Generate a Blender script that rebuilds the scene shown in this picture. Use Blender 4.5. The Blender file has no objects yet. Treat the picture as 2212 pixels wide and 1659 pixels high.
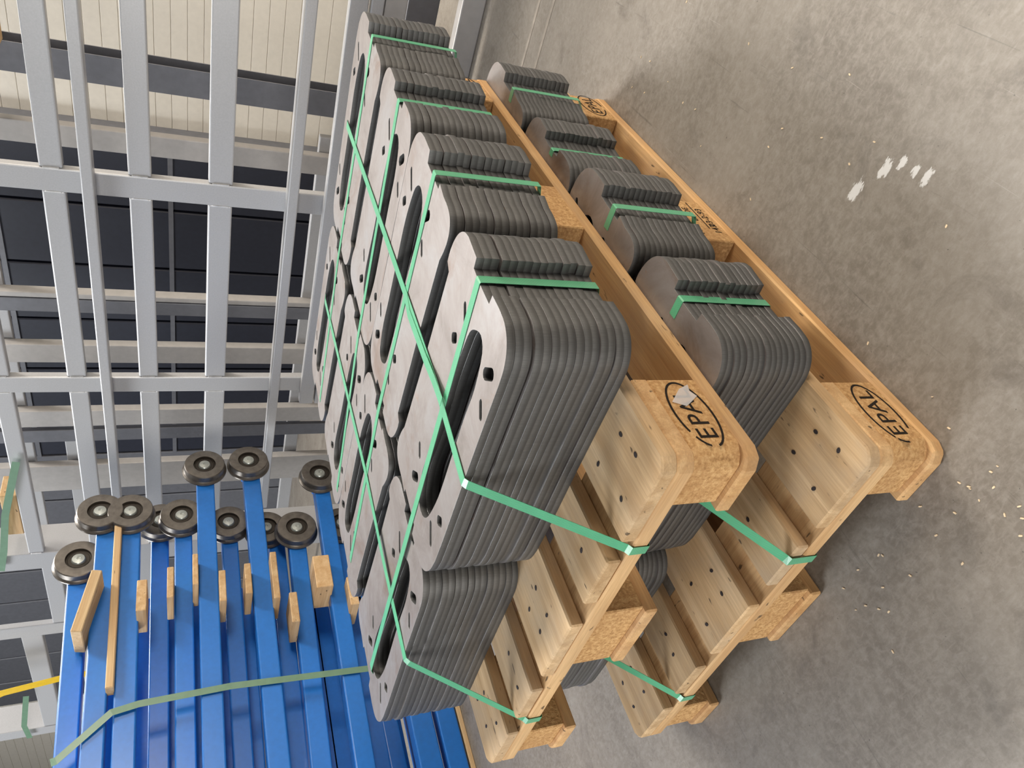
import bpy, bmesh, math, random
from mathutils import Vector, Matrix
from mathutils.geometry import tessellate_polygon
random.seed(7)
SC = bpy.context.scene
COL = SC.collection

# ------------------------------------------------------------------ camera, world, lights, exposure
cam_d = bpy.data.cameras.new('camera')
cam = bpy.data.objects.new('camera', cam_d)
COL.objects.link(cam)
RX = Vector((-0.3081968618604394, -0.2702500790195633, -0.9121291515620454))
RY = Vector((-0.6665609434624667, 0.7454377870713904, 0.004360533973552856))
RZ = Vector((0.678757101612796, 0.6093335707115011, -0.4098797343296793))
M = Matrix((( RX[0], -RY[0], -RZ[0], -0.4412), (RX[1], -RY[1], -RZ[1], -0.5179),
            (RX[2], -RY[2], -RZ[2], 0.9387), (0, 0, 0, 1)))
cam.matrix_world = M
cam_d.sensor_width = 36.0
cam_d.lens = 25.657
cam_d.clip_start = 0.02
cam_d.clip_end = 60
SC.camera = cam

SC.view_settings.view_transform = 'Standard'
SC.view_settings.look = 'None'
SC.view_settings.exposure = 0.0
SC.view_settings.gamma = 1.0
SC.view_settings.use_curve_mapping = False

w = bpy.data.worlds.new('hall_ambient')
SC.world = w
w.use_nodes = True
bg = w.node_tree.nodes['Background']
bg.inputs[0].default_value = (0.93, 0.95, 1.0, 1)
bg.inputs[1].default_value = 0.045


def area(name, loc, target, size, power, color, sy=None):
    d = bpy.data.lights.new(name, 'AREA')
    d.energy = power
    d.color = color
    d.shape = 'RECTANGLE'
    d.size = size
    d.size_y = sy or size
    o = bpy.data.objects.new(name, d)
    COL.objects.link(o)
    o.location = loc
    o.rotation_euler = (Vector(target) - Vector(loc)).to_track_quat('-Z', 'Y').to_euler()
    return o


area('skylight_rear', (4.4, 2.2, 6.0), (0.2, 0.1, 0.2), 1.8, 520, (1.0, 0.97, 0.93), 1.8)
area('skylight_far', (4.6, -1.8, 5.0), (0.5, -0.1, 0.2), 1.8, 620, (1.0, 0.93, 0.83), 1.8)
area('right_side_fill', (2.6, -5.0, 1.9), (0.5, -0.1, 0.2), 2.0, 230, (1.0, 0.88, 0.74), 1.4)  # added low fill that brightens the long side of the pallets
area('camera_side_fill', (-5.5, 0.0, 1.6), (0.2, 0.5, 0.5), 4.0, 270, (1.0, 0.96, 0.90), 2.0)  # added low fill from the camera side, lifts the pallet ends
area('skylight_left', (-1.5, 6.0, 5.5), (1.0, 2.0, 0.6), 2.5, 450, (0.95, 0.98, 1.0), 3.0)


# ------------------------------------------------------------------ small helpers
class MB:
    def __init__(self):
        self.v = []
        self.f = []
        self.m = []
        self.smooth = []

    def quad_box(self, x0, x1, y0, y1, z0, z1, m=0):
        self.prism([(x0, y0), (x1, y0), (x1, y1), (x0, y1)], z0, z1, m)

    def prism(self, pts, z0, z1, m=0, axis='z'):
        n = len(pts)
        b = len(self.v)
        for z in (z0, z1):
            for p in pts:
                self.v.append((p[0], p[1], z) if axis == 'z' else ((p[0], z, p[1]) if axis == 'y' else (z, p[0], p[1])))
        self.f.append(tuple(b + i for i in range(n))[::-1]); self.m.append(m)
        self.f.append(tuple(b + n + i for i in range(n))); self.m.append(m)
        for i in range(n):
            j = (i + 1) % n
            self.f.append((b + i, b + j, b + n + j, b + n + i)); self.m.append(m)

    def faces(self, verts, faces, m=0):
        b = len(self.v)
        self.v += list(verts)
        for f in faces:
            self.f.append(tuple(b + i for i in f)); self.m.append(m)

    def mesh(self, name, mats, sharp=None, recalc=True):
        me = bpy.data.meshes.new(name)
        me.from_pydata(self.v, [], self.f)
        for mt in (mats if isinstance(mats, (list, tuple)) else [mats]):
            me.materials.append(mt)
        for p, mi in zip(me.polygons, self.m):
            p.material_index = mi
        if recalc:
            bm = bmesh.new(); bm.from_mesh(me)
            bmesh.ops.recalc_face_normals(bm, faces=bm.faces)
            bm.to_mesh(me); bm.free()
        if sharp is not None:
            for p in me.polygons:
                p.use_smooth = True
            me.set_sharp_from_angle(angle=math.radians(sharp))
        me.update()
        return me


def link(name, me, parent=None, loc=(0, 0, 0), rz=0.0, bevel=0.0, seg=1):
    o = bpy.data.objects.new(name, me)
    COL.objects.link(o)
    o.location = loc
    o.rotation_euler = (0, 0, rz)
    if parent is not None:
        o.parent = parent
    if bevel:
        b = o.modifiers.new('bevel', 'BEVEL')
        b.width = bevel
        b.segments = seg
        b.limit_method = 'ANGLE'
    return o


def tag(o, label, cat, group=None, kind=None):
    o['label'] = label
    o['category'] = cat
    if group:
        o['group'] = group
    if kind:
        o['kind'] = kind
    return o


def empty(name, loc, rz=0.0):
    o = bpy.data.objects.new(name, None)
    o.empty_display_size = 0.05
    COL.objects.link(o)
    o.location = loc
    o.rotation_euler = (0, 0, rz)
    return o


def box(name, mat, parent, x0, x1, y0, y1, z0, z1, bevel=0.0, seg=1, base=None):
    """a box whose own origin sits at its lower corner centre, so that grain follows the piece"""
    cx, cy, cz = (x0 + x1) / 2, (y0 + y1) / 2, (z0 + z1) / 2
    m = MB()
    m.quad_box(x0 - cx, x1 - cx, y0 - cy, y1 - cy, z0 - cz, z1 - cz)
    return link(name, m.mesh(name, mat), parent, (cx, cy, cz), 0, bevel, seg)


# ------------------------------------------------------------------ materials
def new_mat(name):
    m = bpy.data.materials.new(name)
    m.use_nodes = True
    nt = m.node_tree
    return m, nt, nt.nodes['Principled BSDF']


def N(nt, t, **kw):
    n = nt.nodes.new(t)
    for k, v in kw.items():
        setattr(n, k, v)
    return n


def ramp(nt, src, stops):
    r = N(nt, 'ShaderNodeValToRGB')
    e = r.color_ramp.elements
    while len(e) < len(stops):
        e.new(0.5)
    for el, (p, c) in zip(e, stops):
        el.position = p
        el.color = (*c, 1) if len(c) == 3 else c
    nt.links.new(src, r.inputs[0])
    return r.outputs[0]


def mix(nt, fac, a, b, mode='MIX'):
    n = N(nt, 'ShaderNodeMix', data_type='RGBA', blend_type=mode)
    for sock, val in ((n.inputs[0], fac), (n.inputs[6], a), (n.inputs[7], b)):
        if isinstance(val, (int, float)):
            sock.default_value = val
        elif isinstance(val, tuple):
            sock.default_value = (*val, 1) if len(val) == 3 else val
        else:
            nt.links.new(val, sock)
    return n.outputs[2]


def math_n(nt, op, a, b=None, c=None):
    n = N(nt, 'ShaderNodeMath', operation=op)
    for s, v in zip(n.inputs, (a, b, c)):
        if v is None:
            continue
        if isinstance(v, (int, float)):
            s.default_value = v
        else:
            nt.links.new(v, s)
    return n.outputs[0]


def coords(nt, scale=(1, 1, 1), rand=True, kind='Object', rot=(0, 0, 0), loc=(0, 0, 0)):
    tc = N(nt, 'ShaderNodeTexCoord')
    mp = N(nt, 'ShaderNodeMapping')
    mp.inputs['Scale'].default_value = scale
    mp.inputs['Rotation'].default_value = rot
    mp.inputs['Location'].default_value = loc
    src = tc.outputs[kind]
    if rand:
        oi = N(nt, 'ShaderNodeObjectInfo')
        vm = N(nt, 'ShaderNodeVectorMath', operation='MULTIPLY_ADD')
        cmb = N(nt, 'ShaderNodeCombineXYZ')
        for i in range(3):
            nt.links.new(oi.outputs['Random'], cmb.inputs[i])
        vm.inputs[1].default_value = (37.0, 23.0, 51.0)
        nt.links.new(cmb.outputs[0], vm.inputs[0])
        nt.links.new(src, vm.inputs[2])
        src = vm.outputs[0]
    nt.links.new(src, mp.inputs[0])
    return mp.outputs[0]


def noise(nt, vec, scale, detail=4, rough=0.55, dist=0.0):
    n = N(nt, 'ShaderNodeTexNoise')
    n.inputs['Scale'].default_value = scale
    n.inputs['Detail'].default_value = detail
    n.inputs['Roughness'].default_value = rough
    n.inputs['Distortion'].default_value = dist
    nt.links.new(vec, n.inputs['Vector'])
    return n.outputs['Fac']


def bump(nt, bsdf, h, strength=0.3, dist=0.002):
    b = N(nt, 'ShaderNodeBump')
    b.inputs['Strength'].default_value = strength
    b.inputs['Distance'].default_value = dist
    nt.links.new(h, b.inputs['Height'])
    nt.links.new(b.outputs[0], bsdf.inputs['Normal'])


def mapr(nt, v, a, b, c, d):
    n = N(nt, 'ShaderNodeMapRange')
    nt.links.new(v, n.inputs[0])
    for i, x in zip((1, 2, 3, 4), (a, b, c, d)):
        n.inputs[i].default_value = x
    return n.outputs[0]


def wood(name, axis, light, dark, weather=0.35, grey=(0.36, 0.30, 0.23)):
    m, nt, b = new_mat(name)
    sc = [38, 38, 38]
    sc[axis] = 2.2
    v = coords(nt, tuple(sc))
    g = noise(nt, v, 1.0, 5, 0.6, 0.6)
    col = ramp(nt, g, [(0.28, dark), (0.5, tuple((a + c) / 2 for a, c in zip(light, dark))), (0.66, light)])
    sf = [420, 420, 420]
    sf[axis] = 12
    fine = noise(nt, coords(nt, tuple(sf)), 1.0, 3, 0.6)
    col = mix(nt, mapr(nt, fine, 0.3, 0.7, 0.0, 0.35), col, tuple(c * 0.55 for c in dark))
    wz = noise(nt, coords(nt, (7, 7, 7)), 1.0, 4, 0.6)
    col = mix(nt, mapr(nt, wz, 0.42, 0.72, 0.0, weather), col, grey)
    spk = noise(nt, coords(nt, tuple(s * 2.2 if i != axis else 26 for i, s in enumerate((38, 38, 38)))), 1.0, 2)
    col = mix(nt, mapr(nt, spk, 0.69, 0.74, 0.0, 0.8), col, (0.05, 0.035, 0.025))
    oi = N(nt, 'ShaderNodeObjectInfo')
    hv = N(nt, 'ShaderNodeHueSaturation')
    nt.links.new(mapr(nt, oi.outputs['Random'], 0, 1, 0.86, 1.12), hv.inputs['Value'])
    nt.links.new(col, hv.inputs['Color'])
    nt.links.new(hv.outputs[0], b.inputs['Base Color'])
    b.inputs['Roughness'].default_value = 0.75
    b.inputs['Specular IOR Level'].default_value = 0.25
    bump(nt, b, g, 0.35, 0.002)
    return m


def simple(name, col, rough=0.5, metal=0.0, var=0.0, spec=0.5, nscale=30, bmp=0.0):
    m, nt, b = new_mat(name)
    b.inputs['Roughness'].default_value = rough
    b.inputs['Metallic'].default_value = metal
    b.inputs['Specular IOR Level'].default_value = spec
    b.inputs['Base Color'].default_value = (*col, 1)
    if var or bmp:
        n = noise(nt, coords(nt), nscale, 4)
        if var:
            c = ramp(nt, n, [(0.3, tuple(x * (1 - var) for x in col)), (0.7, tuple(min(1, x * (1 + var)) for x in col))])
            nt.links.new(c, b.inputs['Base Color'])
        if bmp:
            bump(nt, b, n, bmp, 0.001)
    return m


MAT = {}
PINE_L, PINE_D = (0.74, 0.47, 0.22), (0.50, 0.27, 0.11)
MAT['deck'] = wood('pallet_board_along', 0, (0.74, 0.53, 0.31), (0.47, 0.30, 0.15), 0.6, (0.38, 0.315, 0.24))
MAT['cross'] = wood('pallet_board_across', 1, (0.78, 0.53, 0.28), (0.52, 0.30, 0.135), 0.15)
MAT['bottom'] = wood('pallet_runner', 0, PINE_L, PINE_D, 0.3)
MAT['slat'] = wood('spacer_wood', 1, (0.76, 0.55, 0.32), (0.56, 0.34, 0.16), 0.1)
MAT['slatx'] = wood('spacer_wood_along', 0, (0.78, 0.58, 0.34), (0.60, 0.38, 0.19), 0.1)

# pressed chip blocks
m, nt, b = new_mat('pressed_chip_block')
v = coords(nt, (1, 1, 1))
vo = N(nt, 'ShaderNodeTexVoronoi'); vo.inputs['Scale'].default_value = 230
nt.links.new(v, vo.inputs['Vector'])
n1 = noise(nt, v, 160, 4, 0.7)
n2 = noise(nt, v, 14, 3)
c = ramp(nt, n1, [(0.25, (0.30, 0.155, 0.06)), (0.5, (0.57, 0.34, 0.15)), (0.75, (0.80, 0.55, 0.28))])
c = mix(nt, mapr(nt, n2, 0.45, 0.75, 0, 0.5), c, (0.40, 0.22, 0.10))
c = mix(nt, mapr(nt, vo.outputs['Distance'], 0.02, 0.10, 0.55, 0.0), c, (0.22, 0.11, 0.045))
nt.links.new(c, b.inputs['Base Color'])
b.inputs['Roughness'].default_value = 0.85
b.inputs['Specular IOR Level'].default_value = 0.15
bump(nt, b, n1, 0.8, 0.003)
MAT['block'] = m


def steel_top():
    m, nt, b = new_mat('mill_scale_face')
    v = coords(nt)
    a = noise(nt, v, 9, 6, 0.65, 0.6)
    c = ramp(nt, a, [(0.28, (0.17, 0.148, 0.138)), (0.5, (0.26, 0.235, 0.226)), (0.72, (0.335, 0.325, 0.328))])
    r = noise(nt, v, 6.0, 5, 0.7, 0.9)
    c = mix(nt, mapr(nt, r, 0.55, 0.70, 0.0, 0.55), c, (0.17, 0.10, 0.065))
    r2 = noise(nt, v, 17.0, 6, 0.75, 0.4)
    c = mix(nt, mapr(nt, r2, 0.66, 0.73, 0.0, 0.7), c, (0.34, 0.14, 0.045))
    sc = noise(nt, coords(nt, (180, 14, 30), rot=(0, 0, 0.5)), 1.0, 2)
    c = mix(nt, mapr(nt, sc, 0.62, 0.72, 0, 0.14), c, (0.42, 0.42, 0.42))
    nt.links.new(c, b.inputs['Base Color'])
    b.inputs['Metallic'].default_value = 0.45
    nt.links.new(mapr(nt, a, 0.3, 0.7, 0.50, 0.38), b.inputs['Roughness'])
    bump(nt, b, noise(nt, v, 220, 3), 0.10, 0.0005)
    return m


def steel_cut():
    m, nt, b = new_mat('laser_cut_edge')
    tc = N(nt, 'ShaderNodeTexCoord')
    sep = N(nt, 'ShaderNodeSeparateXYZ')
    nt.links.new(tc.outputs['Object'], sep.inputs[0])
    z = sep.outputs[2]
    wob = noise(nt, coords(nt, (60, 60, 2)), 1.0, 2)
    zz = math_n(nt, 'MULTIPLY_ADD', wob, 0.002, z)
    band = mapr(nt, zz, 0.0035, 0.0085, 0.0, 1.0)
    st = noise(nt, coords(nt, (900, 900, 25)), 1.0, 2)
    var = noise(nt, coords(nt, (7, 7, 40)), 1.0, 3)
    lo = mix(nt, var, (0.060, 0.062, 0.064), (0.115, 0.113, 0.110))
    hi = mix(nt, var, (0.135, 0.142, 0.150), (0.19, 0.19, 0.185))
    c = mix(nt, band, lo, hi)
    c = mix(nt, mapr(nt, st, 0.35, 0.7, 0, 0.35), c, (0.07, 0.07, 0.072))
    nt.links.new(c, b.inputs['Base Color'])
    b.inputs['Metallic'].default_value = 0.5
    b.inputs['Roughness'].default_value = 0.42
    bump(nt, b, st, 0.12, 0.0004)
    return m


MAT['steel'] = steel_top()
MAT['cut'] = steel_cut()


def strap_mat(name, col):
    m, nt, b = new_mat(name)
    v = coords(nt, (1, 1, 1), rand=False)
    ch = N(nt, 'ShaderNodeTexChecker'); ch.inputs['Scale'].default_value = 520
    nt.links.new(v, ch.inputs['Vector'])
    n = noise(nt, v, 40, 2)
    c = mix(nt, mapr(nt, n, 0.3, 0.7, 0, 0.5), col, tuple(x * 0.75 for x in col))
    c = mix(nt, math_n(nt, 'MULTIPLY', ch.outputs['Fac'], 0.12), c, tuple(min(1, x * 1.5 + 0.05) for x in col))
    nt.links.new(c, b.inputs['Base Color'])
    b.inputs['Roughness'].default_value = 0.28
    b.inputs['Specular IOR Level'].default_value = 0.7
    bump(nt, b, ch.outputs['Fac'], 0.35, 0.0004)
    return m


MAT['strap'] = strap_mat('green_polyester_strap', (0.10, 0.40, 0.22))
MAT['strap_dull'] = strap_mat('faded_green_strap', (0.15, 0.27, 0.18))
MAT['yellow'] = strap_mat('yellow_strap', (0.75, 0.48, 0.02))
MAT['ink'] = simple('stamp_ink', (0.018, 0.013, 0.010), 0.8, 0, 0.3, 0.2)
MAT['nail'] = simple('nail_steel', (0.06, 0.05, 0.05), 0.5, 0.6, 0.3)
MAT['blue'] = simple('blue_powder_coat', (0.015, 0.165, 0.57), 0.30, 0.0, 0.06, 0.5, 60, 0.04)
MAT['grey'] = simple('grey_powder_coat', (0.44, 0.445, 0.46), 0.33, 0.15, 0.05, 0.5, 200, 0.05)
MAT['grey_dark'] = simple('dark_grey_coat', (0.14, 0.145, 0.165), 0.4, 0.1, 0.08, 0.5)
MAT['grey_warm'] = simple('beige_and_warm_lit_grey', (0.40, 0.385, 0.375), 0.4, 0.1, 0.06, 0.5)  # rear posts are the same grey paint, warm light put into the colour
MAT['weld'] = simple('weld_bead', (0.72, 0.72, 0.72), 0.3, 0.4, 0.2)
MAT['wheel'] = simple('turned_steel', (0.17, 0.155, 0.14), 0.36, 0.75, 0.2, 0.5, 45)
MAT['hub'] = simple('zinc_axle', (0.42, 0.45, 0.43), 0.35, 0.6, 0.15)
MAT['groove'] = simple('dark_groove', (0.035, 0.028, 0.022), 0.45, 0.4, 0.2)  # darker colour in the ring groove of the wheels
MAT['panel'] = simple('white_wall_panel', (0.80, 0.755, 0.67), 0.55, 0, 0.03, 0.4)
MAT['navy'] = simple('navy_gate_panel', (0.020, 0.023, 0.037), 0.5, 0, 0.1, 0.4)
MAT['pale'] = simple('pale_floor_line', (0.30, 0.265, 0.225), 0.6, 0, 0.2)
MAT['chip'] = simple('fresh_splinter', (0.78, 0.62, 0.42), 0.8, 0, 0.2)
MAT['lamp_body'] = simple('white_lamp_body', (0.8, 0.8, 0.78), 0.4)
m, nt, b = new_mat('clear_film')
b.inputs['Base Color'].default_value = (0.9, 0.9, 0.92, 1)
b.inputs['Roughness'].default_value = 0.15
b.inputs['Alpha'].default_value = 0.38
MAT['film'] = m
m, nt, b = new_mat('lamp_lens')
b.inputs['Emission Color'].default_value = (1, 0.98, 0.93, 1)
b.inputs['Emission Strength'].default_value = 3.0
MAT['lens'] = m

# concrete floor
m, nt, b = new_mat('power_floated_concrete')
v = coords(nt, rand=False)
a = noise(nt, v, 2.2, 8, 0.66, 0.6)
f = noise(nt, v, 55, 8, 0.75, 0.3)
c = ramp(nt, a, [(0.30, (0.135, 0.113, 0.092)), (0.5, (0.20, 0.175, 0.146)), (0.72, (0.275, 0.248, 0.216))])
c = mix(nt, mapr(nt, f, 0.42, 0.62, 0.0, 0.42), c, (0.33, 0.305, 0.27))
g = noise(nt, coords(nt, (150, 60, 1), rand=False, rot=(0, 0, 0.9)), 1.0, 5, 0.7, 0.6)
c = mix(nt, mapr(nt, g, 0.48, 0.66, 0.0, 0.28), c, (0.36, 0.33, 0.30))
d = noise(nt, coords(nt, rand=False, loc=(3, 1, 0)), 7, 7, 0.72, 0.8)
c = mix(nt, mapr(nt, d, 0.54, 0.72, 0.0, 0.5), c, (0.085, 0.070, 0.058))
for ang, sx, sy, th, amt, col in ((0.6, 2.6, 60, 0.73, 0.4, (0.06, 0.052, 0.045)), (-0.45, 3.2, 75, 0.73, 0.4, (0.065, 0.055, 0.048)),
                                  (1.9, 3.5, 85, 0.735, 0.35, (0.05, 0.045, 0.04)), (0.95, 7.0, 230, 0.74, 0.3, (0.5, 0.47, 0.43))):
    s = noise(nt, coords(nt, (sx, sy, 1), rand=False, rot=(0, 0, ang), loc=(ang * 3, 1.7 * ang, 0)), 1.0, 3, 0.55, 0.7)
    c = mix(nt, mapr(nt, s, th - 0.035, th + 0.02, 0.0, amt), c, col)
sp = noise(nt, v, 130, 2)
c = mix(nt, mapr(nt, sp, 0.73, 0.76, 0, 0.7), c, (0.05, 0.045, 0.04))
# white paint scuffs on the slab beside the pallets
tc = N(nt, 'ShaderNodeTexCoord')
blot = None
for (px_, py_, rx, ry) in ((0.326, -0.249, 0.016, 0.030), (0.306, -0.268, 0.012, 0.020), (0.279, -0.270, 0.010, 0.018), (0.258, -0.270, 0.013, 0.022), (0.352, -0.200, 0.018, 0.032)):
    vm = N(nt, 'ShaderNodeMapping')
    vm.inputs['Location'].default_value = (-px_ / rx, -py_ / ry, 0)
    vm.inputs['Scale'].default_value = (1 / rx, 1 / ry, 0)
    nt.links.new(tc.outputs['Object'], vm.inputs[0])
    ln = N(nt, 'ShaderNodeVectorMath', operation='LENGTH')
    nt.links.new(vm.outputs[0], ln.inputs[0])
    q = mapr(nt, ln.outputs['Value'], 0.2, 1.1, 1.0, 0.0)
    blot = q if blot is None else math_n(nt, 'MAXIMUM', blot, q)
bn = noise(nt, coords(nt, (190, 60, 1), rand=False, rot=(0, 0, 0.75)), 1.0, 4, 0.7)
bl = math_n(nt, 'ADD', math_n(nt, 'MULTIPLY', blot, 0.55), bn)
c = mix(nt, mapr(nt, bl, 0.84, 0.92, 0, 0.85), c, (0.72, 0.72, 0.72))
nt.links.new(c, b.inputs['Base Color'])
nt.links.new(mapr(nt, a, 0.3, 0.7, 0.55, 0.38), b.inputs['Roughness'])
b.inputs['Specular IOR Level'].default_value = 0.4
bump(nt, b, f, 0.12, 0.002)
MAT['floor'] = m

# ------------------------------------------------------------------ setting
m = MB(); m.quad_box(-7, 9, -8, 12, -0.1, 0.0)
o = link('floor', m.mesh('floor', MAT['floor'])); o['kind'] = 'structure'

WX = 4.5
wall = empty('wall_far', (WX, 0, 0)); wall['kind'] = 'structure'
m = MB(); m.quad_box(0.03, 0.12, -6, 12, 0, 5.0)
link('wall_core', m.mesh('wall_core', MAT['panel']), wall)
m = MB(); m.quad_box(-0.002, 0.028, -3.8, 1.75, -0.0448, 0.0448)
pan_r = m.mesh('wall_panel', MAT['panel'])
m = MB(); m.quad_box(-0.002, 0.028, 8.62, 12.0, -0.0448, 0.0448)
pan_l = m.mesh('wall_panel', MAT['panel'])
for k in range(52):
    for me in (pan_r, pan_l):
        link('wall_panel', me, wall, (0, 0, 0.046 + k * 0.091), 0, 0.0025)
gate = empty('door_1', (WX, 0, 0)); gate['kind'] = 'structure'
for k in range(6):
    y0 = 1.78 + k * 0.47
    box('upright_panel', MAT['navy'], gate, -0.10, -0.02, y0, y0 + 0.455, 0.02, 4.2, 0.008)
box('gate_frame', MAT['grey_dark'], gate, -0.11, 0.0, 1.70, 1.775, 0, 4.4, 0.004)
box('gate_frame', MAT['grey_dark'], gate, -0.11, 0.0, 4.595, 4.66, 0, 4.4, 0.004)
frame_backdrop = empty('rack_backdrop', (WX, 0, 0)); frame_backdrop['kind'] = 'structure'  # dark backdrop added in place of the grey frames there
for k in range(8):
    y0 = 4.68 + k * 0.49
    box('upright_panel', MAT['grey_dark'], frame_backdrop, -0.10, -0.02, y0, y0 + 0.475, 0.02, 4.2, 0.008)
for (z0, z1) in ((1.0, 1.03), (2.0, 2.03)):
    box('gate_rail', MAT['grey_dark'], gate, -0.115, -0.10, 1.78, 4.59, z0, z1)

# two pale lines on the slab
for (p, q, lab) in (((1.695, -1.4), (1.69, 0.6), 'pale narrow line on the concrete floor, nearer the grey steel frame'),
                    ((1.60, -1.4), (1.612, 0.6), 'pale narrow line on the concrete floor, nearer the stacked pallets')):
    m = MB(); m.quad_box(p[0] - 0.007, p[0] + 0.007, p[1], q[1], 0.0, 0.0012)
    o = link('floor_line', m.mesh('floor_line', MAT['pale']))
    tag(o, lab, 'floor line', 'pale lines on the floor')


# ------------------------------------------------------------------ pallets
def text_mesh(body, size, mat):
    cu = bpy.data.curves.new('stamp', 'FONT')
    cu.body = body
    cu.size = size
    cu.align_x = 'CENTER'
    cu.align_y = 'CENTER'
    cu.extrude = 0.00015
    cu.resolution_u = 4
    t = bpy.data.objects.new('stamp', cu)
    COL.objects.link(t)
    bpy.context.view_layer.update()
    me = bpy.data.meshes.new_from_object(t.evaluated_get(bpy.context.evaluated_depsgraph_get()))
    bpy.data.objects.remove(t)
    me.materials.clear()
    me.materials.append(mat)
    return me


def epal_stamp(block, cx, cz, y, gaps, scale=1.0):
    """oval with the four letters, standing on the face that looks to -Y"""
    m = MB()
    a, c = 0.058 * scale, 0.0300 * scale
    n = 64
    for i in range(n):
        t0, t1 = 2 * math.pi * i / n, 2 * math.pi * (i + 1) / n
        if any(g0 <= i < g1 for g0, g1 in gaps):
            continue
        wd = 0.0032
        m.faces([(a * math.cos(t0), 0, c * math.sin(t0)), (a * math.cos(t1), 0, c * math.sin(t1)),
                 ((a - wd) * math.cos(t1), 0, (c - wd) * math.sin(t1)), ((a - wd) * math.cos(t0), 0, (c - wd) * math.sin(t0)),
                 (a * math.cos(t0), -.0003, c * math.sin(t0)), (a * math.cos(t1), -.0003, c * math.sin(t1)),
                 ((a - wd) * math.cos(t1), -.0003, (c - wd) * math.sin(t1)), ((a - wd) * math.cos(t0), -.0003, (c - wd) * math.sin(t0))],
                [(0, 1, 2, 3), (7, 6, 5, 4), (0, 4, 5, 1), (2, 6, 7, 3)])
    o = link('stamp_ring', m.mesh('stamp_ring', MAT['ink']), block, (cx, y - 0.0001, cz))
    for i, ch in enumerate('EPAL'):
        t = link('stamp_letter', text_mesh(ch, 0.040 * scale, MAT['ink']), block, (cx + (i - 1.5) * 0.0235 * scale, y - 0.0004, cz - 0.001))
        t.rotation_euler = (math.pi / 2, 0, 0)


def chamfered(x0, x1, y0, y1, corners, c=0.02):
    """corners: set of 'nn','np','pn','pp' (x then y sign) to be cut"""
    pts = []
    for key, p, d1, d2 in (('nn', (x0, y0), (0, c), (c, 0)), ('pn', (x1, y0), (-c, 0), (0, c)),
                           ('pp', (x1, y1), (0, -c), (-c, 0)), ('np', (x0, y1), (c, 0), (0, -c))):
        if key in corners:
            q = 0.29 if c > 0.02 else 0.42
            mid = (p[0] + (d1[0] + d2[0]) * q, p[1] + (d1[1] + d2[1]) * q)
            pts += [(p[0] + d1[0], p[1] + d1[1]), mid, (p[0] + d2[0], p[1] + d2[1])]
        else:
            pts.append(p)
    return pts


def piece(name, mat, parent, pts, z0, z1, bevel=0.0025, tilt=0.0):
    cx = sum(p[0] for p in pts) / len(pts); cy = sum(p[1] for p in pts) / len(pts); cz = (z0 + z1) / 2
    m = MB(); m.prism([(p[0] - cx, p[1] - cy) for p in pts], z0 - cz, z1 - cz)
    o = link(name, m.mesh(name, mat), parent, (cx, cy, cz), tilt, bevel)
    return o, (cx, cy, cz)


def nail_mesh():
    m = MB()
    n = 8
    m.prism([(0.0042 * math.cos(i * 6.283 / n), 0.0030 * math.sin(i * 6.283 / n)) for i in range(n)], -0.004, 0.0008)
    return m.mesh('nail', MAT['nail'])


NAIL = nail_mesh()
BOARDS = [(0.0, 0.145), (0.1887, 0.2847), (0.3377, 0.4800), (0.5273, 0.6201), (0.6711, 0.8)]


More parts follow.
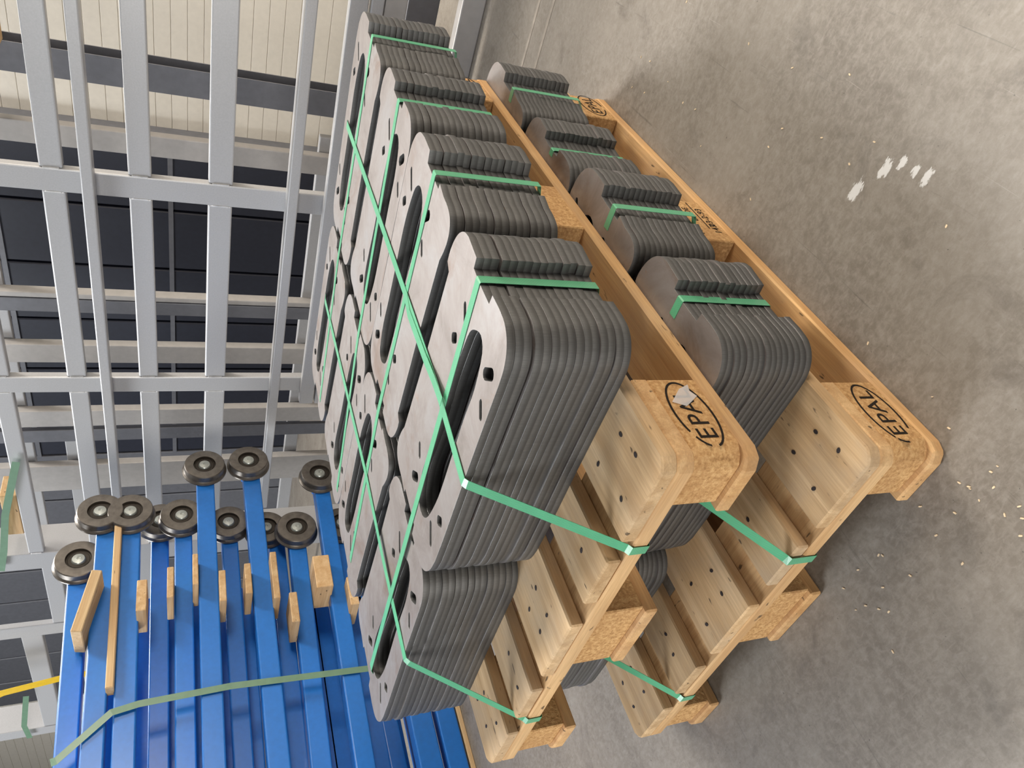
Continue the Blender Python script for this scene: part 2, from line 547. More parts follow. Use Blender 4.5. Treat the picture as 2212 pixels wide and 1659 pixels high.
def pallet(loc, rz, label, upper):
    r = empty('euro_pallet', loc, rz)
    tag(r, label, 'pallet', 'wooden pallets')
    L = 1.2
    for x0 in (0.0, 0.5275, 1.055):
        cs = {'nn', 'np'} if x0 == 0 else ({'pn', 'pp'} if x0 > 1 else set())
        piece('stringer_board', MAT['cross'], r, chamfered(x0, x0 + 0.145, 0, 0.8, cs, 0.016), 0.0975, 0.1218)
    for i, (y0, y1) in enumerate(BOARDS):
        cs = {'nn', 'pn'} if i == 0 else ({'np', 'pp'} if i == 4 else set())
        dx = (0, 0.002, 0.001, 0.003, 0.0)[i]
        o, c = piece('deck_board', MAT['deck'], r, chamfered(dx, L - dx, y0, y1, cs, 0.016), 0.122, 0.144)
        for xx in ((0.045, 0.098) if upper else (0.05, 0.1)):
            for k in range(2 if (y1 - y0) > 0.11 else 1):
                yy = y0 + (y1 - y0) * ((0.3, 0.72)[k] if (y1 - y0) > 0.11 else 0.5)
                link('nail', NAIL, o, (xx + random.uniform(-.012, .012) - c[0], yy + random.uniform(-.012, .012) - c[1], 0.144 - c[2]), random.uniform(0, 3))
    ys = ((0.0, 0.0904), (0.3269, 0.4731), (0.7, 0.8))
    for (by0, by1) in ((0.0, 0.1), (0.3275, 0.4725), (0.7, 0.8)):
        cs = {'nn', 'pn'} if by0 == 0 else ({'np', 'pp'} if by0 > 0.6 else set())
        piece('bottom_board', MAT['bottom'], r, chamfered(0, L, by0, by1, cs, 0.022), 0.0, 0.022, 0.003)
    for ix, x0 in enumerate((0.0085, 0.5275, 1.055)):
        x1 = (0.145, 0.6725, 1.195)[ix]
        for iy, (y0, y1) in enumerate(ys):
            cs = set()
            if ix == 0 and iy == 0: cs = {'nn'}
            if ix == 0 and iy == 2: cs = {'np'}
            if ix == 2 and iy == 0: cs = {'pn'}
            if ix == 2 and iy == 2: cs = {'pp'}
            bo, c = piece('corner_block' if ix != 1 and iy != 1 else 'block', MAT['block'], r, chamfered(x0, x1, y0 + 0.001, y1 - 0.001, cs, 0.02), 0.022, 0.0975, 0.002)
            yl = y0 + 0.001 - c[1]
            if iy == 0 and ix != 1:
                cx = (x0 + x1) / 2 - c[0] + (0.004 if ix == 0 else 0)
                gaps = ((30, 34), (22, 24)) if (upper and ix == 0) else (((33, 42), (26, 27)) if not upper and ix == 0 else ((45, 49),))
                epal_stamp(bo, cx, 0.0, yl, gaps)
                if upper and ix == 0:
                    m = MB()
                    pts = [(0.012, 0.004), (0.020, 0.022), (0.030, 0.012), (0.044, -0.002), (0.052, -0.020), (0.040, -0.016), (0.030, -0.022), (0.020, -0.008)]
                    m.prism(pts, -0.0014, -0.0010, axis='y')
                    link('film_scrap', m.mesh('film_scrap', MAT['film']), bo, (cx, yl, 0))
            if not upper and iy == 0 and ix == 1:
                for body, dx, dz, sz in (('143', -0.030, -0.020, 0.021), ('HT', -0.040, 0.024, 0.019), ('L - DE', 0.02, 0.010, 0.019), ('03-2-93', 0.012, -0.020, 0.021)):
                    t = link('stamp_letter', text_mesh(body, sz, MAT['ink']), bo, (dx, yl - 0.0004, dz)); t.rotation_euler = (math.pi / 2, 0, 0)
                m = MB(); m.quad_box(-0.03, 0.066, -0.0004, 0, -0.0065, -0.0045)
                link('stamp_line', m.mesh('stamp_line', MAT['ink']), bo, (0, yl - 0.0001, 0))
    return r


UP = (0.0, 0.0, 0.30115)
LO = (-0.0203, -0.0124, 0.0)
pallet(LO, 0.0013, 'lower wooden pallet standing on the concrete floor under the other loaded pallet', False)
pallet(UP, 0.0, 'upper wooden pallet resting on the dark plate stacks of the pallet below', True)


# ------------------------------------------------------------------ cut steel plates
def arc_pts(pts, closed=True, sub=3):
    """Catmull-Rom through runs of smooth points; (x, y, 1) marks a sharp corner"""
    n = len(pts)
    out = []
    for i in range(n):
        p1 = pts[i]; p2 = pts[(i + 1) % n]
        p0 = pts[(i - 1) % n] if len(p1) == 2 else None
        p3 = pts[(i + 2) % n] if len(p2) == 2 else None
        a, b_ = Vector(p1[:2]), Vector(p2[:2])
        m1 = (b_ - Vector(p0[:2])) * 0.5 if p0 else (b_ - a)
        m2 = (Vector(p3[:2]) - a) * 0.5 if p3 else (b_ - a)
        d = (b_ - a).length
        for mm in (m1, m2):
            if mm.length > d * 1.2:
                mm.length = d * 1.2
        out.append(a)
        if (len(p1) == 3 and len(p2) == 3) or d < 4:
            continue
        for k in range(1, sub):
            t = k / sub
            h = (2 * t**3 - 3 * t**2 + 1, t**3 - 2 * t**2 + t, -2 * t**3 + 3 * t**2, t**3 - t**2)
            out.append(a * h[0] + m1 * h[1] + b_ * h[2] + m2 * h[3])
    return [(p.x / 1000, p.y / 1000) for p in out]


OUTLINE = [(152, 390), (142, 371), (137, 345, 1), (135, 291, 1), (134, 165, 1), (132, 73, 1), (130, -4, 1), (131, -26), (137, -44), (148, -58), (164, -67), (186, -70, 1), (213, -70, 1),
           (215, -56, 1), (255, -57, 1), (284, -60, 1), (285, -75, 1), (326, -80, 1), (342, -77), (358, -66), (369, -48), (374, -28), (374, -12, 1), (360, -4, 1), (366, 150, 1), (377, 309, 1),
           (385, 329), (389, 350), (386, 366), (376, 378), (358, 384), (335, 386, 1), (309, 392, 1), (307, 383, 1), (238, 388, 1), (235, 407, 1), (200, 410, 1), (178, 408), (163, 401)]
BIG = [(232, -4), (211, -12), (193, 2), (184, 50), (186, 100), (187, 160), (187, 248), (193, 294), (205, 330), (228, 344), (252, 331), (263, 296), (262, 255), (255, 190), (254, 99), (249, 40), (244, 10)]
HC = Vector((223, 167))


def slot(cx, cy, dx, dy, wd, half, r_end=True):
    d = Vector((dx, dy)).normalized(); n = Vector((-d.y, d.x)); c = Vector((cx, cy))
    pts = []
    rr = wd / 2 if r_end else min(wd, half) * 0.42
    if r_end:
        for s in (1, -1):
            for k in range(7):
                t = math.pi * k / 6
                pts.append(c + d * s * (half - rr) + (d * math.sin(t) * s + n * math.cos(t) * s) * rr)
    else:
        for sx, sy in ((1, 1), (-1, 1), (-1, -1), (1, -1)):
            o_ = c + d * sx * (half - rr) + n * sy * (wd / 2 - rr)
            k0 = {(1, 1): 0, (-1, 1): 1, (-1, -1): 2, (1, -1): 3}[(sx, sy)]
            for k in range(4):
                t = math.pi / 2 * (k0 + k / 3)
                pts.append(o_ + (d * math.cos(t) + n * math.sin(t)) * rr)
    return [(p.x / 1000, p.y / 1000) for p in pts]


HOLES = [arc_pts(BIG, sub=3)]
for (cx, cy, dx, dy, wd, half, e) in ((270, 4, -25, 29, 8.5, 19.5, True), (284, 50, 18, 14, 15, 10, False), (162, 8, 28, 22, 16, 16.5, False), (152, 57, -17, 20, 8.5, 13.5, True)):
    HOLES.append(slot(cx, cy, dx, dy, wd, half, e))
    HOLES.append(slot(2 * HC.x - cx, 2 * HC.y - cy, dx, dy, wd, half, e))


def ccw(p):
    a = sum(p[i][0] * p[(i + 1) % len(p)][1] - p[(i + 1) % len(p)][0] * p[i][1] for i in range(len(p)))
    return p if a > 0 else p[::-1]


def plate_mesh(t):
    """plate of thickness t, local origin at the hole centre, a 0.5 mm burr-free edge all round"""
    loops = [[(x - HC.x / 1000, y - HC.y / 1000) for x, y in ccw(arc_pts(OUTLINE, sub=3))]]
    loops += [[(x - HC.x / 1000, y - HC.y / 1000) for x, y in ccw(h)[::-1]] for h in HOLES]
    e = 0.00022

    def inset(lp):
        n = len(lp); o_ = []
        for i in range(n):
            a, b_, c_ = Vector(lp[i - 1]), Vector(lp[i]), Vector(lp[(i + 1) % n])
            d1, d2 = (b_ - a), (c_ - b_)
            if d1.length < 1e-7 or d2.length < 1e-7:
                o_.append(lp[i]); continue
            d1.normalize(); d2.normalize()
            nn = Vector((-(d1.y + d2.y), d1.x + d2.x))
            if nn.length < 1e-6:
                o_.append(lp[i]); continue
            nn.normalize()
            o_.append((b_.x + nn.x * e, b_.y + nn.y * e))
        return o_
    ins = [inset(l) for l in loops]
    m = MB()
    flat = [p for l in ins for p in l]
    tris = tessellate_polygon([[Vector((p[0], p[1], 0)) for p in l] for l in ins])
    nf = len(flat)
    m.v += [(p[0], p[1], t) for p in flat] + [(p[0], p[1], 0) for p in flat]
    for tr in tris:
        m.f.append(tuple(tr)); m.m.append(0)
        m.f.append(tuple(i + nf for i in tr)[::-1]); m.m.append(0)
    full = [p for l in loops for p in l]
    m.v += [(p[0], p[1], t - e) for p in full] + [(p[0], p[1], e) for p in full]
    k = 0
    for l in loops:
        n = len(l)
        for i in range(n):
            a, b_ = k + i, k + (i + 1) % n
            m.f.append((a, b_, 2 * nf + b_, 2 * nf + a)); m.m.append(1)
            m.f.append((2 * nf + a, 2 * nf + b_, 3 * nf + b_, 3 * nf + a)); m.m.append(1)
            m.f.append((3 * nf + a, 3 * nf + b_, nf + b_, nf + a)); m.m.append(1)
        k += n
    return m.mesh('steel_plate', [MAT['steel'], MAT['cut']], 35)


NP = 15
P_UP = (0.3088 - 0.144) / NP
P_C = 0.1606 / NP
P_LO = (0.30115 - 0.144) / NP
T_UP, T_C, T_LO = P_UP - 0.00050, P_C - 0.00040, P_LO - 0.00030
ME_UP = plate_mesh(T_UP)
ME_C = plate_mesh(T_C)
ME_LO = plate_mesh(T_LO)
ORD = ['top', 'second', 'third', 'fourth', 'fifth', 'sixth', 'seventh', 'eighth', 'ninth', 'tenth', 'eleventh', 'twelfth', 'thirteenth', 'fourteenth', 'lowest']
A0 = (0.223, 0.167)
PI = math.pi
C0 = (0.2285, 0.652)
# (x, y, rotation, wording, how many are seen from the top)
UPPER = [((A0[0], A0[1], 0), 'near corner stack'),
         ((A0[0] + 0.3355, A0[1] - 0.018, PI), 'second stack on the long side'),
         ((A0[0] + 0.5160, A0[1] - 0.019, 0), 'third stack on the long side'),
         ((A0[0] + 0.8540, A0[1] - 0.034, PI), 'farthest stack on the long side'),
         ((C0[0], C0[1], 0.030), 'front stack of the rear row'),
         ((C0[0] + 0.3335, C0[1] - 0.012, PI + 0.012), 'second stack of the rear row'),
         ((C0[0] + 0.5140, C0[1] - 0.017, 0.006), 'third stack of the rear row'),
         ((C0[0] + 0.8530, C0[1] - 0.030, PI), 'farthest stack of the rear row')]
LOWER = [((A0[0] - 0.001, A0[1] + 0.012, 0), 'near corner stack'),
         ((A0[0] + 0.3420, A0[1] + 0.005, PI), 'second stack on the long side'),
         ((A0[0] + 0.5290, A0[1] + 0.030, 0), 'third stack on the long side'),
         ((A0[0] + 0.8740, A0[1] + 0.018, PI), 'farthest stack on the long side'),
         ((C0[0] - 0.002, C0[1] + 0.020, 0.012), 'front stack of the rear row'),
         ((C0[0] + 0.3460, C0[1] + 0.010, PI), 'second stack of the rear row')]


def stack(spec, words, me, pitch, th, z0, grp, skip=()):
    (x, y, rz) = spec
    free = NP * (pitch - th)
    gaps = [random.choice((0.05, 0.08, 0.1, 0.5, 1.0)) for _ in range(NP - 1)]
    gs = free / sum(gaps)
    zs = [z0 + k * th + sum(gaps[:k]) * gs for k in range(NP)]
    for k in range(NP):
        idx = NP - 1 - k
        if idx in skip:
            continue
        j = 0 if idx == 0 else 1
        o = link('steel_plate', me, None, (x + j * random.gauss(0, 0.0011), y + j * random.gauss(0, 0.0007), zs[k]), rz + j * random.gauss(0, 0.0012))
        pal = grp.split(' of ')[-1]
        if idx == 0:
            lab = ('pale scaled steel plate' if pal == 'upper pallet' else 'dark steel plate') + ' topmost in the ' + words + ', ' + pal
        elif idx == 14:
            lab = 'lowest dark steel plate in the ' + words + ', ' + pal
        else:
            lab = ORD[idx] + ' dark steel plate from the top, ' + words + ', ' + pal
        tag(o, lab, 'steel plate', 'steel plates stacked on the ' + grp.split(' of ')[-1])


for i, (s, wds) in enumerate(UPPER):
    me, pt, th = (ME_UP, P_UP, T_UP) if i != 4 else (ME_C, P_C, T_C)
    stack(s, wds, me, pt, th, UP[2] + 0.144, 'stacks of upper pallet')
for i, (s, wds) in enumerate(LOWER):
    stack(s, wds, ME_LO, P_LO, T_LO, 0.144, 'stacks of lower pallet')


# ------------------------------------------------------------------ strapping
def ribbon(name, pts, mat, width=0.0155, th=0.0007, parent=None, wdir=None):
    """flat band through pts; wdir = direction across the band"""
    m = MB()
    P = [Vector(p) for p in pts]
    n = len(P)
    rows = []
    for i in range(n):
        if i == 0: d = P[1] - P[0]
        elif i == n - 1: d = P[-1] - P[-2]
        else: d = (P[i] - P[i - 1]).normalized() + (P[i + 1] - P[i]).normalized()
        d.normalize()
        wv = Vector(wdir)
        wv = (wv - d * wv.dot(d)).normalized()
        up = d.cross(wv).normalized()
        rows.append([P[i] + wv * width / 2 + up * th / 2, P[i] - wv * width / 2 + up * th / 2, P[i] - wv * width / 2 - up * th / 2, P[i] + wv * width / 2 - up * th / 2])
    for r in rows:
        m.v += [tuple(p) for p in r]
    for i in range(n - 1):
        for k in range(4):
            a, b_ = i * 4 + k, i * 4 + (k + 1) % 4
            m.f.append((a, b_, b_ + 4, a + 4)); m.m.append(0)
    m.f.append((0, 1, 2, 3)); m.m.append(0)
    m.f.append(tuple((n - 1) * 4 + k for k in (3, 2, 1, 0))); m.m.append(0)
    return link(name, m.mesh(name, mat), parent)


ZT = UP[2] + 0.3088 + 0.0006
ZD = UP[2] + 0.144
SY = [(0.2605, 0.249, -0.0590, 0.238), (0.503, 0.520, -0.0770, 0.490), (0.757, 0.745, -0.0785, 0.69), (1.018, 1.03, -0.0960, 1.00)]
names_u = ['nearest stack', 'second stack from the front', 'third stack from the front', 'farthest stack']
for (x0, xm, y0, x1), wd in zip(SY, names_u):
    p = [(x0 + 0.002, 0.02, ZD - 0.0233), (x0 + 0.002, -0.004, ZD - 0.022), (x0 + 0.001, y0 - 0.001, ZD - 0.002), (x0, y0 - 0.001, ZT - 0.0008), (x0, y0 + 0.001, ZT + 0.0003),
         (xm, 0.41, ZT + 0.0003), (x1, 0.83, ZT), (x1, 0.88, ZT - 0.02), (x1, 0.885, ZD)]
    o = ribbon('packing_strap', p, MAT['strap'], 0.0145, wdir=(1, 0, 0))
    tag(o, 'green strap tied crosswise over the ' + wd + ' of the upper pallet', 'strap', 'green straps around the upper pallet')

o = ribbon('packing_strap', [(0.10, 0.163, UP[2] + 0.0966), (0.0, 0.163, UP[2] + 0.0966), (-0.0016, 0.163, UP[2] + 0.0975), (-0.0016, 0.163, UP[2] + 0.1222), (0.004, 0.163, UP[2] + 0.126), (0.1265, 0.1655, ZT - 0.003),
                             (0.132, 0.1655, ZT + 0.0012), (0.30, 0.144, ZT + 0.0014), (0.503, 0.139, ZT + 0.0014), (1.13, 0.128, ZT + 0.0014), (1.165, 0.128, ZT - 0.01), (1.19, 0.128, ZD)], MAT['strap'], 0.0155, wdir=(0, 1, 0))
tag(o, 'green strap with an overlapped tail, lengthwise across the near row of the upper pallet', 'strap', 'green straps around the upper pallet')
t = ribbon('strap_tail', [(0.252, 0.137, ZT + 0.0065), (0.30, 0.140, ZT + 0.0048), (0.36, 0.147, ZT + 0.003), (0.47, 0.149, ZT + 0.0024), (0.50, 0.139, ZT + 0.0022)], MAT['strap'], 0.0155, parent=o, wdir=(0, 1, 0))
o = ribbon('packing_strap', [(0.10, 0.628, UP[2] + 0.0966), (0.0, 0.628, UP[2] + 0.0966), (-0.0016, 0.628, UP[2] + 0.0975), (-0.0016, 0.628, UP[2] + 0.1222), (0.004, 0.628, UP[2] + 0.126), (0.1235, 0.609, UP[2] + 0.300),
                             (0.130, 0.607, UP[2] + 0.3056), (0.32, 0.588, ZT + 0.0006), (0.52, 0.571, ZT + 0.0014), (1.10, 0.579, ZT + 0.0014), (1.165, 0.579, ZT - 0.01), (1.19, 0.579, ZD)], MAT['strap'], 0.0155, wdir=(0, 1, 0))
tag(o, 'green strap running lengthwise across the rear row of the upper pallet, beside the blue beams', 'strap', 'green straps around the upper pallet')

ZL = 0.30115 - 0.0003
for (x0, y0, wd) in ((0.262, -0.0462, 'nearest stack'), (0.502, -0.0572, 'second stack from the front'), (0.768, -0.0282, 'third stack from the front'), (1.022, -0.0442, 'farthest stack')):
    p = [(x0, 0.012, 0.1205), (x0, -0.0145, 0.1215), (x0, y0 - 0.0008, 0.143), (x0, y0 - 0.0008, ZL - 0.0012), (x0, y0 + 0.0006, ZL + 0.0007), (x0, -0.016, ZL + 0.0007)]
    o = ribbon('packing_strap', p, MAT['strap'], 0.0145, wdir=(1, 0, 0))
    tag(o, 'green strap tied crosswise over the ' + wd + ' of the lower pallet', 'strap', 'green straps around the lower pallet')
for (y0, y1, wd, front) in ((0.205, 0.166, 'near row', 0.1452), (0.6245, 0.605, 'rear row', 0.1232)):
    p = [(0.10, y0, 0.0966), (-0.0203, y0, 0.0966), (-0.0222, y0, 0.0975), (-0.0222, y0, front), (-0.016, y0, front + 0.003), (0.118, y1, ZL - 0.003), (0.126, y1, ZL - 0.0005)]
    o = ribbon('packing_strap', p, MAT['strap'], 0.0155, wdir=(0, 1, 0))
    tag(o, 'green strap coming down the front of the ' + wd + ' of the lower pallet', 'strap', 'green straps around the lower pallet')


# ------------------------------------------------------------------ blue beams with flanged wheels
def lathe(profile, mats, name, n=40):
    """profile: (radius, y, material) pairs round the Y axis"""
    m = MB()
    for (r, y, _) in profile:
        for k in range(n):
            t = 2 * PI * k / n
            m.v.append((r * math.cos(t), y, r * math.sin(t)))
    for i in range(len(profile) - 1):
        for k in range(n):
            a, b_ = i * n + k, i * n + (k + 1) % n
            m.f.append((a, b_, b_ + n, a + n)); m.m.append(profile[i][2])
    m.f.append(tuple(range(n))); m.m.append(profile[0][2])
    m.f.append(tuple(range((len(profile) - 1) * n, len(profile) * n))[::-1]); m.m.append(profile[-2][2])
    return m.mesh(name, mats, 30)


WHEEL = lathe([(0.028, 0.010, 1), (0.036, 0.010, 0), (0.038, 0.012, 1), (0.043, 0.012, 1), (0.045, 0.001, 0), (0.060, 0.0, 0), (0.079, 0.001, 0), (0.082, 0.004, 0),
               (0.0825, 0.030, 0), (0.086, 0.034, 0), (0.0905, 0.037, 0), (0.091, 0.042, 0), (0.085, 0.046, 0), (0.03, 0.046, 0)], [MAT['wheel'], MAT['groove']], 'wheel')
HUB = lathe([(0.004, 0.0015, 0), (0.006, 0.0, 0), (0.021, 0.002, 0), (0.024, 0.006, 0), (0.025, 0.012, 0)], [MAT['hub']], 'axle_cap', 28)

# label, far x, z far centre, z near centre, height, y front, wheel (x, z)
BEAMS = [('topmost blue beam of the stack, ending nearest to the camera', 1.44, 1.303, 1.274, 0.066, 2.10, (1.467, 1.300)),
         ('second blue beam from the top, under the topmost one', 1.65, 1.223, 1.206, 0.068, 2.10, (1.690, 1.244)),
         ('third blue beam from the top, with the long wood slat lying on it', 1.64, 1.136, 1.118, 0.070, 2.10, (1.680, 1.137)),
         ('set back fourth blue beam from the top, in shade', 1.68, 1.034, 1.021, 0.068, 2.20, (1.728, 1.031)),
         ('fifth blue beam from the top, between two short wood spacers', 1.60, 0.944, 0.938, 0.065, 2.10, (1.642, 0.950)),
         ('long upper blue beam reaching farthest out, sixth from the top', 1.88, 0.856, 0.854, 0.072, 2.10, (1.910, 0.858)),
         ('set back blue beam between the two long upper beams', 1.64, 0.762, 0.756, 0.066, 2.20, (1.690, 0.765)),
         ('long middle blue beam reaching farthest out, under the set back one', 1.90, 0.665, 0.656, 0.072, 2.10, (1.925, 0.675)),
         ('set back blue beam half hidden under the long middle beam', 1.60, 0.570, 0.575, 0.066, 2.20, (1.645, 0.612)),
         ('blue beam whose wheel sits in front of two other wheels', 1.50, 0.505, 0.523, 0.070, 2.10, (1.533, 0.506)),
         ('long lower blue beam with a bright upper edge, close to the plate stack', 1.79, 0.366, 0.379, 0.068, 2.10, (1.826, 0.374)),
         ('set back blue beam just behind the edge of the top steel plates', 1.58, 0.277, 0.296, 0.068, 2.20, (1.636, 0.287)),
         ('shaded blue beam seen below the tip of the steel plates', 1.50, 0.240, 0.235, 0.062, 2.20, None),
         ('second lowest blue beam, left of the pallet deck', 1.50, 0.148, 0.154, 0.082, 2.10, None),
         ('lowest blue beam, lying next to the floor', 1.50, 0.055, 0.060, 0.072, 2.10, None)]
XN = -0.45
SLOPE_X = 0.60
for (lab, xf, zf, zn, h, yf, wh) in BEAMS:
    back = {'topmost': 2.165, 'fifth': 2.155, 'blue beam whose': 2.155}
    for key, yy in back.items():
        if lab.startswith(key):
            q = (yy + 0.518) / (yf + 0.518)
            xf, zf, zn, h, yf = -0.441 + (xf + 0.441) * q, 0.939 + (zf - 0.939) * q, 0.939 + (zn - 0.939) * q, h * q, yy
            wh = (-0.441 + (wh[0] + 0.441) * q, 0.939 + (wh[1] - 0.939) * q)
    yf = 2.23 if yf == 2.20 else yf
    r = empty('blue_beam', (xf, yf, zf))
    tag(r, lab, 'beam', 'blue beams stacked with wood spacers', 'thing')
    slope = (zn - zf) / (SLOPE_X - xf)
    m = MB()
    L = xf - XN
    za = -slope * L
    d = 0.062
    vs = [(0, 0, -h / 2), (-L, 0, za - h / 2), (-L, d, za - h / 2), (0, d, -h / 2), (0, 0, h / 2), (-L, 0, za + h / 2), (-L, d, za + h / 2), (0, d, h / 2)]
    m.faces(vs, [(0, 1, 2, 3), (7, 6, 5, 4), (0, 4, 5, 1), (1, 5, 6, 2), (2, 6, 7, 3), (3, 7, 4, 0)])
    link('square_tube', m.mesh('square_tube', MAT['blue']), r, (0, 0, 0), 0, 0.006, 3)
    if wh:
        wz = link('wheel', WHEEL, r, (wh[0] - xf, -0.046, wh[1] - zf))
        link('axle_cap', HUB, wz, (0, -0.0005, 0))
        m = MB(); m.quad_box(-0.03, 0.05, 0.0, d, -0.03, 0.03)
        link('end_lug', m.mesh('end_lug', MAT['blue']), r, (wh[0] - xf - 0.01, 0.001, wh[1] - zf), 0, 0.004)

for k, z in enumerate((1.168, 1.078, 0.985, 0.900, 0.800, 0.712, 0.612, 0.458, 0.405, 0.200, 0.105)):
    r = empty('blue_beam', (1.45, 2.34, z))
    tag(r, 'rear blue beam behind the stack, seen in the ' + ORD[k + 1].replace('second', 'first and topmost') + ' gap counted from above' if k == 0 else 'rear blue beam seen in gap ' + ORD[k] + ' from above between the front beams', 'beam', 'rear blue beams', 'thing')
    box('square_tube', MAT['blue'], r, -1.9, 0.0, 0.0, 0.062, -0.035, 0.035, 0.006, 3)

SP = [('wood spacer end under the third blue beam', 1.20, 1.33, 1.066, 1.100), ('wood spacer end above the fifth blue beam', 1.24, 1.375, 0.977, 1.000), ('wood spacer end above the long upper blue beam', 1.285, 1.425, 0.892, 0.912),
      ('wood spacer end under the long upper blue beam', 1.20, 1.337, 0.796, 0.820), ('wood spacer end above the long middle blue beam', 1.22, 1.357, 0.703, 0.727), ('splintered wood spacer end under the long middle blue beam', 1.185, 1.40, 0.604, 0.628),
      ('wide angled wood spacer above the beam with the foremost wheel', 1.074, 1.203, 0.543, 0.572), ('broad wood spacer face above the long lower blue beam', 1.21, 1.36, 0.400, 0.465), ('orange wood spacer beside the rim of the steel plates', 1.115, 1.244, 0.312, 0.346)]
for (lab, x0, x1, z0, z1) in SP:
    o = box('wood_spacer', MAT['slat'], None, x0, x1, 2.035, 2.185, z0, z1, 0.0025)
    tag(o, lab, 'wood spacer', 'wood spacers between the blue beams')
o = box('wood_spacer', MAT['slatx'], None, 1.13, 1.37, 2.0, 2.15, 1.235, 1.270, 0.003)
o.rotation_euler = (0, 0.20, -0.05)
tag(o, 'large wood spacer end sticking out between the two uppermost blue beams', 'wood spacer', 'wood spacers between the blue beams')
o = box('timber_batten', MAT['slatx'], None, 0.94, 1.62, 2.065, 2.12, 1.1605, 1.186, 0.003)
o.rotation_euler = (0, -0.012, 0)
tag(o, 'long thin wood slat with a knot lying along the third blue beam', 'wood slat')
o = box('timber_batten', MAT['slatx'], None, -0.45, 0.95, 2.105, 2.16, 0.0, 0.018, 0.002)
tag(o, 'wood slat on the floor under the lowest blue beam', 'wood slat')

o = ribbon('packing_strap', [(0.742, 2.16, 1.318), (0.742, 2.10, 1.318), (0.742, 2.093, 1.303), (0.864, 2.086, 1.160), (0.879, 2.088, 1.080), (0.891, 2.092, 0.792), (0.872, 2.092, 0.307), (0.86, 2.095, 0.10)], MAT['strap_dull'], 0.024, wdir=(1, 0, 0.4))
tag(o, 'dull green strap wrapped around the stack of blue beams', 'strap')


# ------------------------------------------------------------------ grey steel frames behind
def tube(name, parent, x0, x1, y0, y1, z0, z1, mat='grey', bev=0.005):
    return box(name, MAT[mat], parent, x0, x1, y0, y1, z0, z1, bev, 2)


fr = empty('steel_rack', (2.17, 0, 0))
tag(fr, 'grey welded steel frame with upright posts and long rails behind the pallets', 'steel frame', 'grey steel frames')
POSTS = [(-0.083, 0.003, 0.035), (0.847, 0.934, 0.035), (1.778, 1.862, 0.035)]
for (y0, y1, d) in POSTS:
    tube('post', fr, 0.0, d, y0, y1, 0.0, 2.3)
segs = [(-1.0, -0.083), (0.003, 0.847), (0.934, 1.778), (1.862, 2.936)]
for (z0, z1) in ((1.575, 1.64), (1.308, 1.377), (1.040, 1.113), (0.772, 0.855)):
    for (y0, y1) in segs:
        o = tube('cross_bar', fr, 0.004, 0.044, y0 + 0.0004, y1 - 0.0004, z0, z1)
        for yy in (y0, y1):
            m = MB(); m.quad_box(-0.006, 0.002, -0.004, 0.004, -0.5 * (z1 - z0) * 0.7, 0.5 * (z1 - z0) * 0.7)
            link('weld_bead', m.mesh('weld_bead', MAT['weld']), o, (-0.019, yy - (y0 + y1) / 2, 0), 0, 0.002)
for (z0, z1, ya, yb) in ((1.213, 1.250, -1.0, 2.62), (0.548, 0.586, -1.0, 2.62)):
    tube('front_rail', fr, -0.072, -0.0005, ya, yb, z0, z1, 'grey', 0.004)
lo = empty('steel_profile', (2.12, 0, 0))
tag(lo, 'thick grey steel tube lying on the floor in front of the frame', 'steel tube')
tube('square_tube', lo, 0.0, 0.05, -1.0, 1.9, 0.0, 0.082, 'grey_warm')
for (nm, lab, x0, x1, z0, z1, mt) in (('steel_profile', 'bluish grey steel tube below the front rail of the frame', 2.12, 2.16, 0.388, 0.448, 'grey'), ('steel_profile', 'thin grey steel tube just under the bluish one', 2.12, 2.16, 0.338, 0.380, 'grey'),
                                      ('steel_profile', 'broad beige grey steel profile low on the frame', 2.125, 2.165, 0.262, 0.336, 'grey_warm')):
    o = box(nm, MAT[mt], None, x0, x1, -1.0, 1.9, z0, z1, 0.004, 2)
    tag(o, lab, 'steel tube')
o = box('steel_profile', MAT['grey_dark'], None, 2.36, 2.42, -1.0, 2.0, 0.085, 0.20, 0.004, 2)
tag(o, 'dark steel profile in the shade behind the floor tube', 'steel tube')
for (y0, y1) in ((-0.3, -0.24), (1.3, 1.36)):
    pass

# left frames, seen above the blue beams
fl = empty('steel_rack', (2.17, 3.0, 0))
tag(fl, 'grey steel frame with a deep post rising behind the wheels of the blue beams', 'steel frame', 'grey steel frames')
tube('post', fl, 0.0, 0.18, -0.064, 0.064, 0.0, 2.3)
for (z0, z1) in ((1.52, 1.60), (1.33, 1.40), (1.10, 1.18)):
    tube('cross_bar', fl, 0.004, 0.05, 0.064, 0.575, z0, z1)
tube('post', fl, 0.0, 0.035, 0.575, 0.677, 0.0, 2.3)
for (z0, z1) in ((1.66, 1.76), (1.42, 1.50)):
    tube('cross_bar', fl, 0.004, 0.05, 0.677, 1.737, z0, z1)
tube('post', fl, 0.0, 0.18, 1.737, 1.832, 0.0, 2.3)

fb = empty('steel_rack', (3.0, 0, 0))
tag(fb, 'rear grey steel frame standing close to the dark gate', 'steel frame', 'grey steel frames')
for (y0, y1, d, mt) in ((1.075, 1.175, 0.05, 'grey_warm'), (1.955, 1.985, 0.06, 'grey_warm'), (1.99, 2.072, 0.02, 'grey_dark'), (2.283, 2.405, 0.05, 'grey_warm'), (2.76, 2.882, 0.05, 'grey_warm'), (2.91, 3.005, 0.03, 'grey_dark'), (3.21, 3.43, 0.05, 'grey_warm')):
    tube('post', fb, 0.0, d, y0, y1, 0.0, 2.9, mt)
for (z0, z1, ya) in ((1.50, 1.58, 3.0), (0.25, 0.33, 1.0), (1.74, 1.82, 1.0)):
    tube('cross_bar', fb, 0.055, 0.095, ya, 4.6, z0, z1, 'grey')
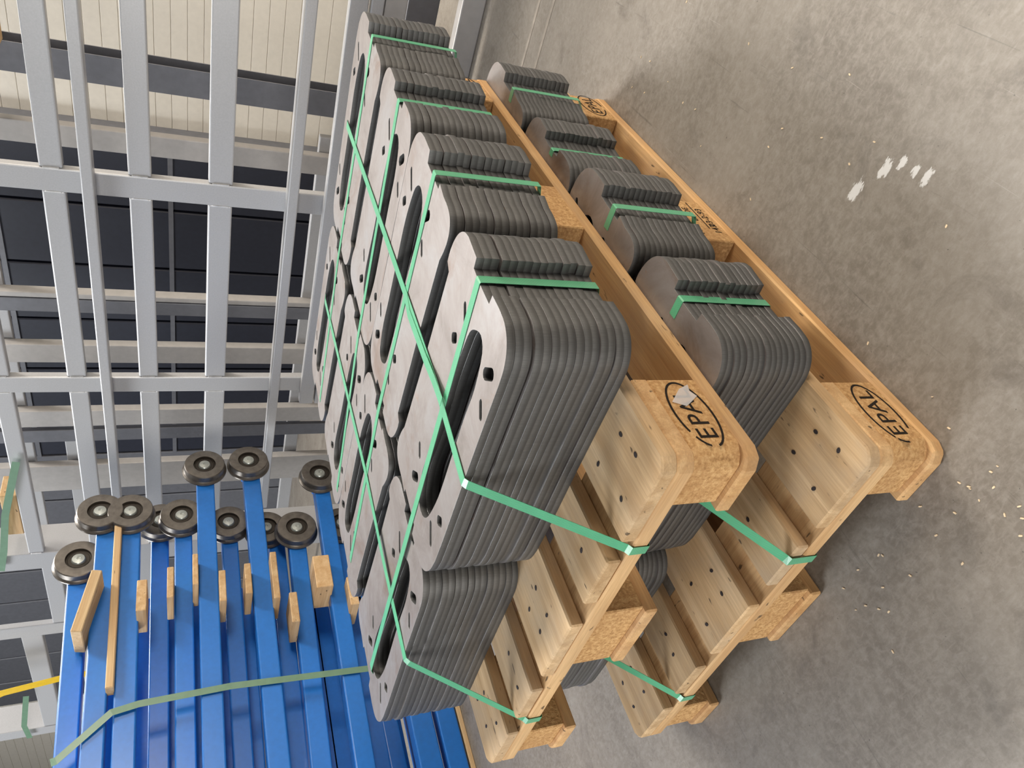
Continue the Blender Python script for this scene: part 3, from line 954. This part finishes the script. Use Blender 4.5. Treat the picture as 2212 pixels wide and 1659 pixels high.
# dark rolled column
m = MB()
for (x0, x1, y0, y1) in ((0, 0.006, -0.005, 0.115), (0.006, 0.10, 0.052, 0.060), (0.10, 0.106, -0.005, 0.115)):
    m.quad_box(x0, x1, y0, y1, 0, 3.2)
o = link('steel_column', m.mesh('steel_column', MAT['grey_dark']), None, (3.05, 0.78, 0))
tag(o, 'dark grey rolled steel column in front of the white wall panels', 'column', None, 'thing')
for (y0, z0, lab) in ((0.70, 1.47, 'short piece of timber resting against the dark column, upper'), (0.66, 1.395, 'short piece of timber resting against the dark column, lower')):
    pass
o = box('timber_block', MAT['slat'], None, 2.93, 3.04, 0.62, 0.765, 1.585, 1.665, 0.003)
tag(o, 'short timber block laid on the rear frame by the white wall', 'timber block')
o = box('timber_block', MAT['slat'], None, 2.174, 2.30, 2.50, 2.78, 1.6404, 1.705, 0.003)
tag(o, 'timber block held by a strap in the grey frame above the wheels', 'timber block')
o = ribbon('packing_strap', [(2.145, 2.245, 1.605), (2.145, 2.6, 1.69), (2.145, 2.87, 1.73), (2.145, 3.02, 1.76)], MAT['strap_dull'], 0.03, wdir=(0, 0, 1))
tag(o, 'dark green strap over the timber block in the grey frame', 'strap')
o = ribbon('packing_strap', [(2.145, 4.27, 1.80), (2.145, 4.63, 1.851), (2.145, 4.80, 1.84)], MAT['strap_dull'], 0.03, wdir=(0, 0, 1))
tag(o, 'dark green strap on the leftmost grey frame near the white wall', 'strap')
o = ribbon('tie_down_strap', [(2.0, 4.02, 2.0), (2.0, 3.93, 1.86), (2.0, 3.86, 1.57), (2.0, 3.84, 1.3)], MAT['yellow'], 0.06, wdir=(0, 1, 0))
tag(o, 'yellow webbing strap behind the top of the blue beams', 'strap')
# ------------------------------------------------------------------ splinters on the slab
SPL = []
for k in range(4):
    m = MB()
    L, W = random.uniform(0.0015, 0.004), random.uniform(0.0006, 0.0012)
    m.prism([(-L, -W), (L * 0.4, -W * 1.3), (L, 0), (L * 0.3, W), (-L * 0.8, W * 0.8)], 0.0, 0.0012)
    SPL.append(m.mesh('wood_splinter', MAT['chip']))
spots = []
for k in range(26):
    spots.append((random.uniform(-0.16, 0.05), random.uniform(-0.05, 0.3)))
for k in range(22):
    spots.append((random.uniform(0.0, 1.2), random.uniform(-0.35, -0.03)))
for (x, y) in spots:
    if x > -0.03 and y > -0.02:
        x = -0.03 - random.random() * 0.1
    o = link('wood_splinter', SPL[random.randrange(4)], None, (x, y, 0.0), random.uniform(0, 6.28))
    tag(o, 'tiny pale wood splinter lying on the concrete floor', 'splinter', 'wood splinters on the floor')
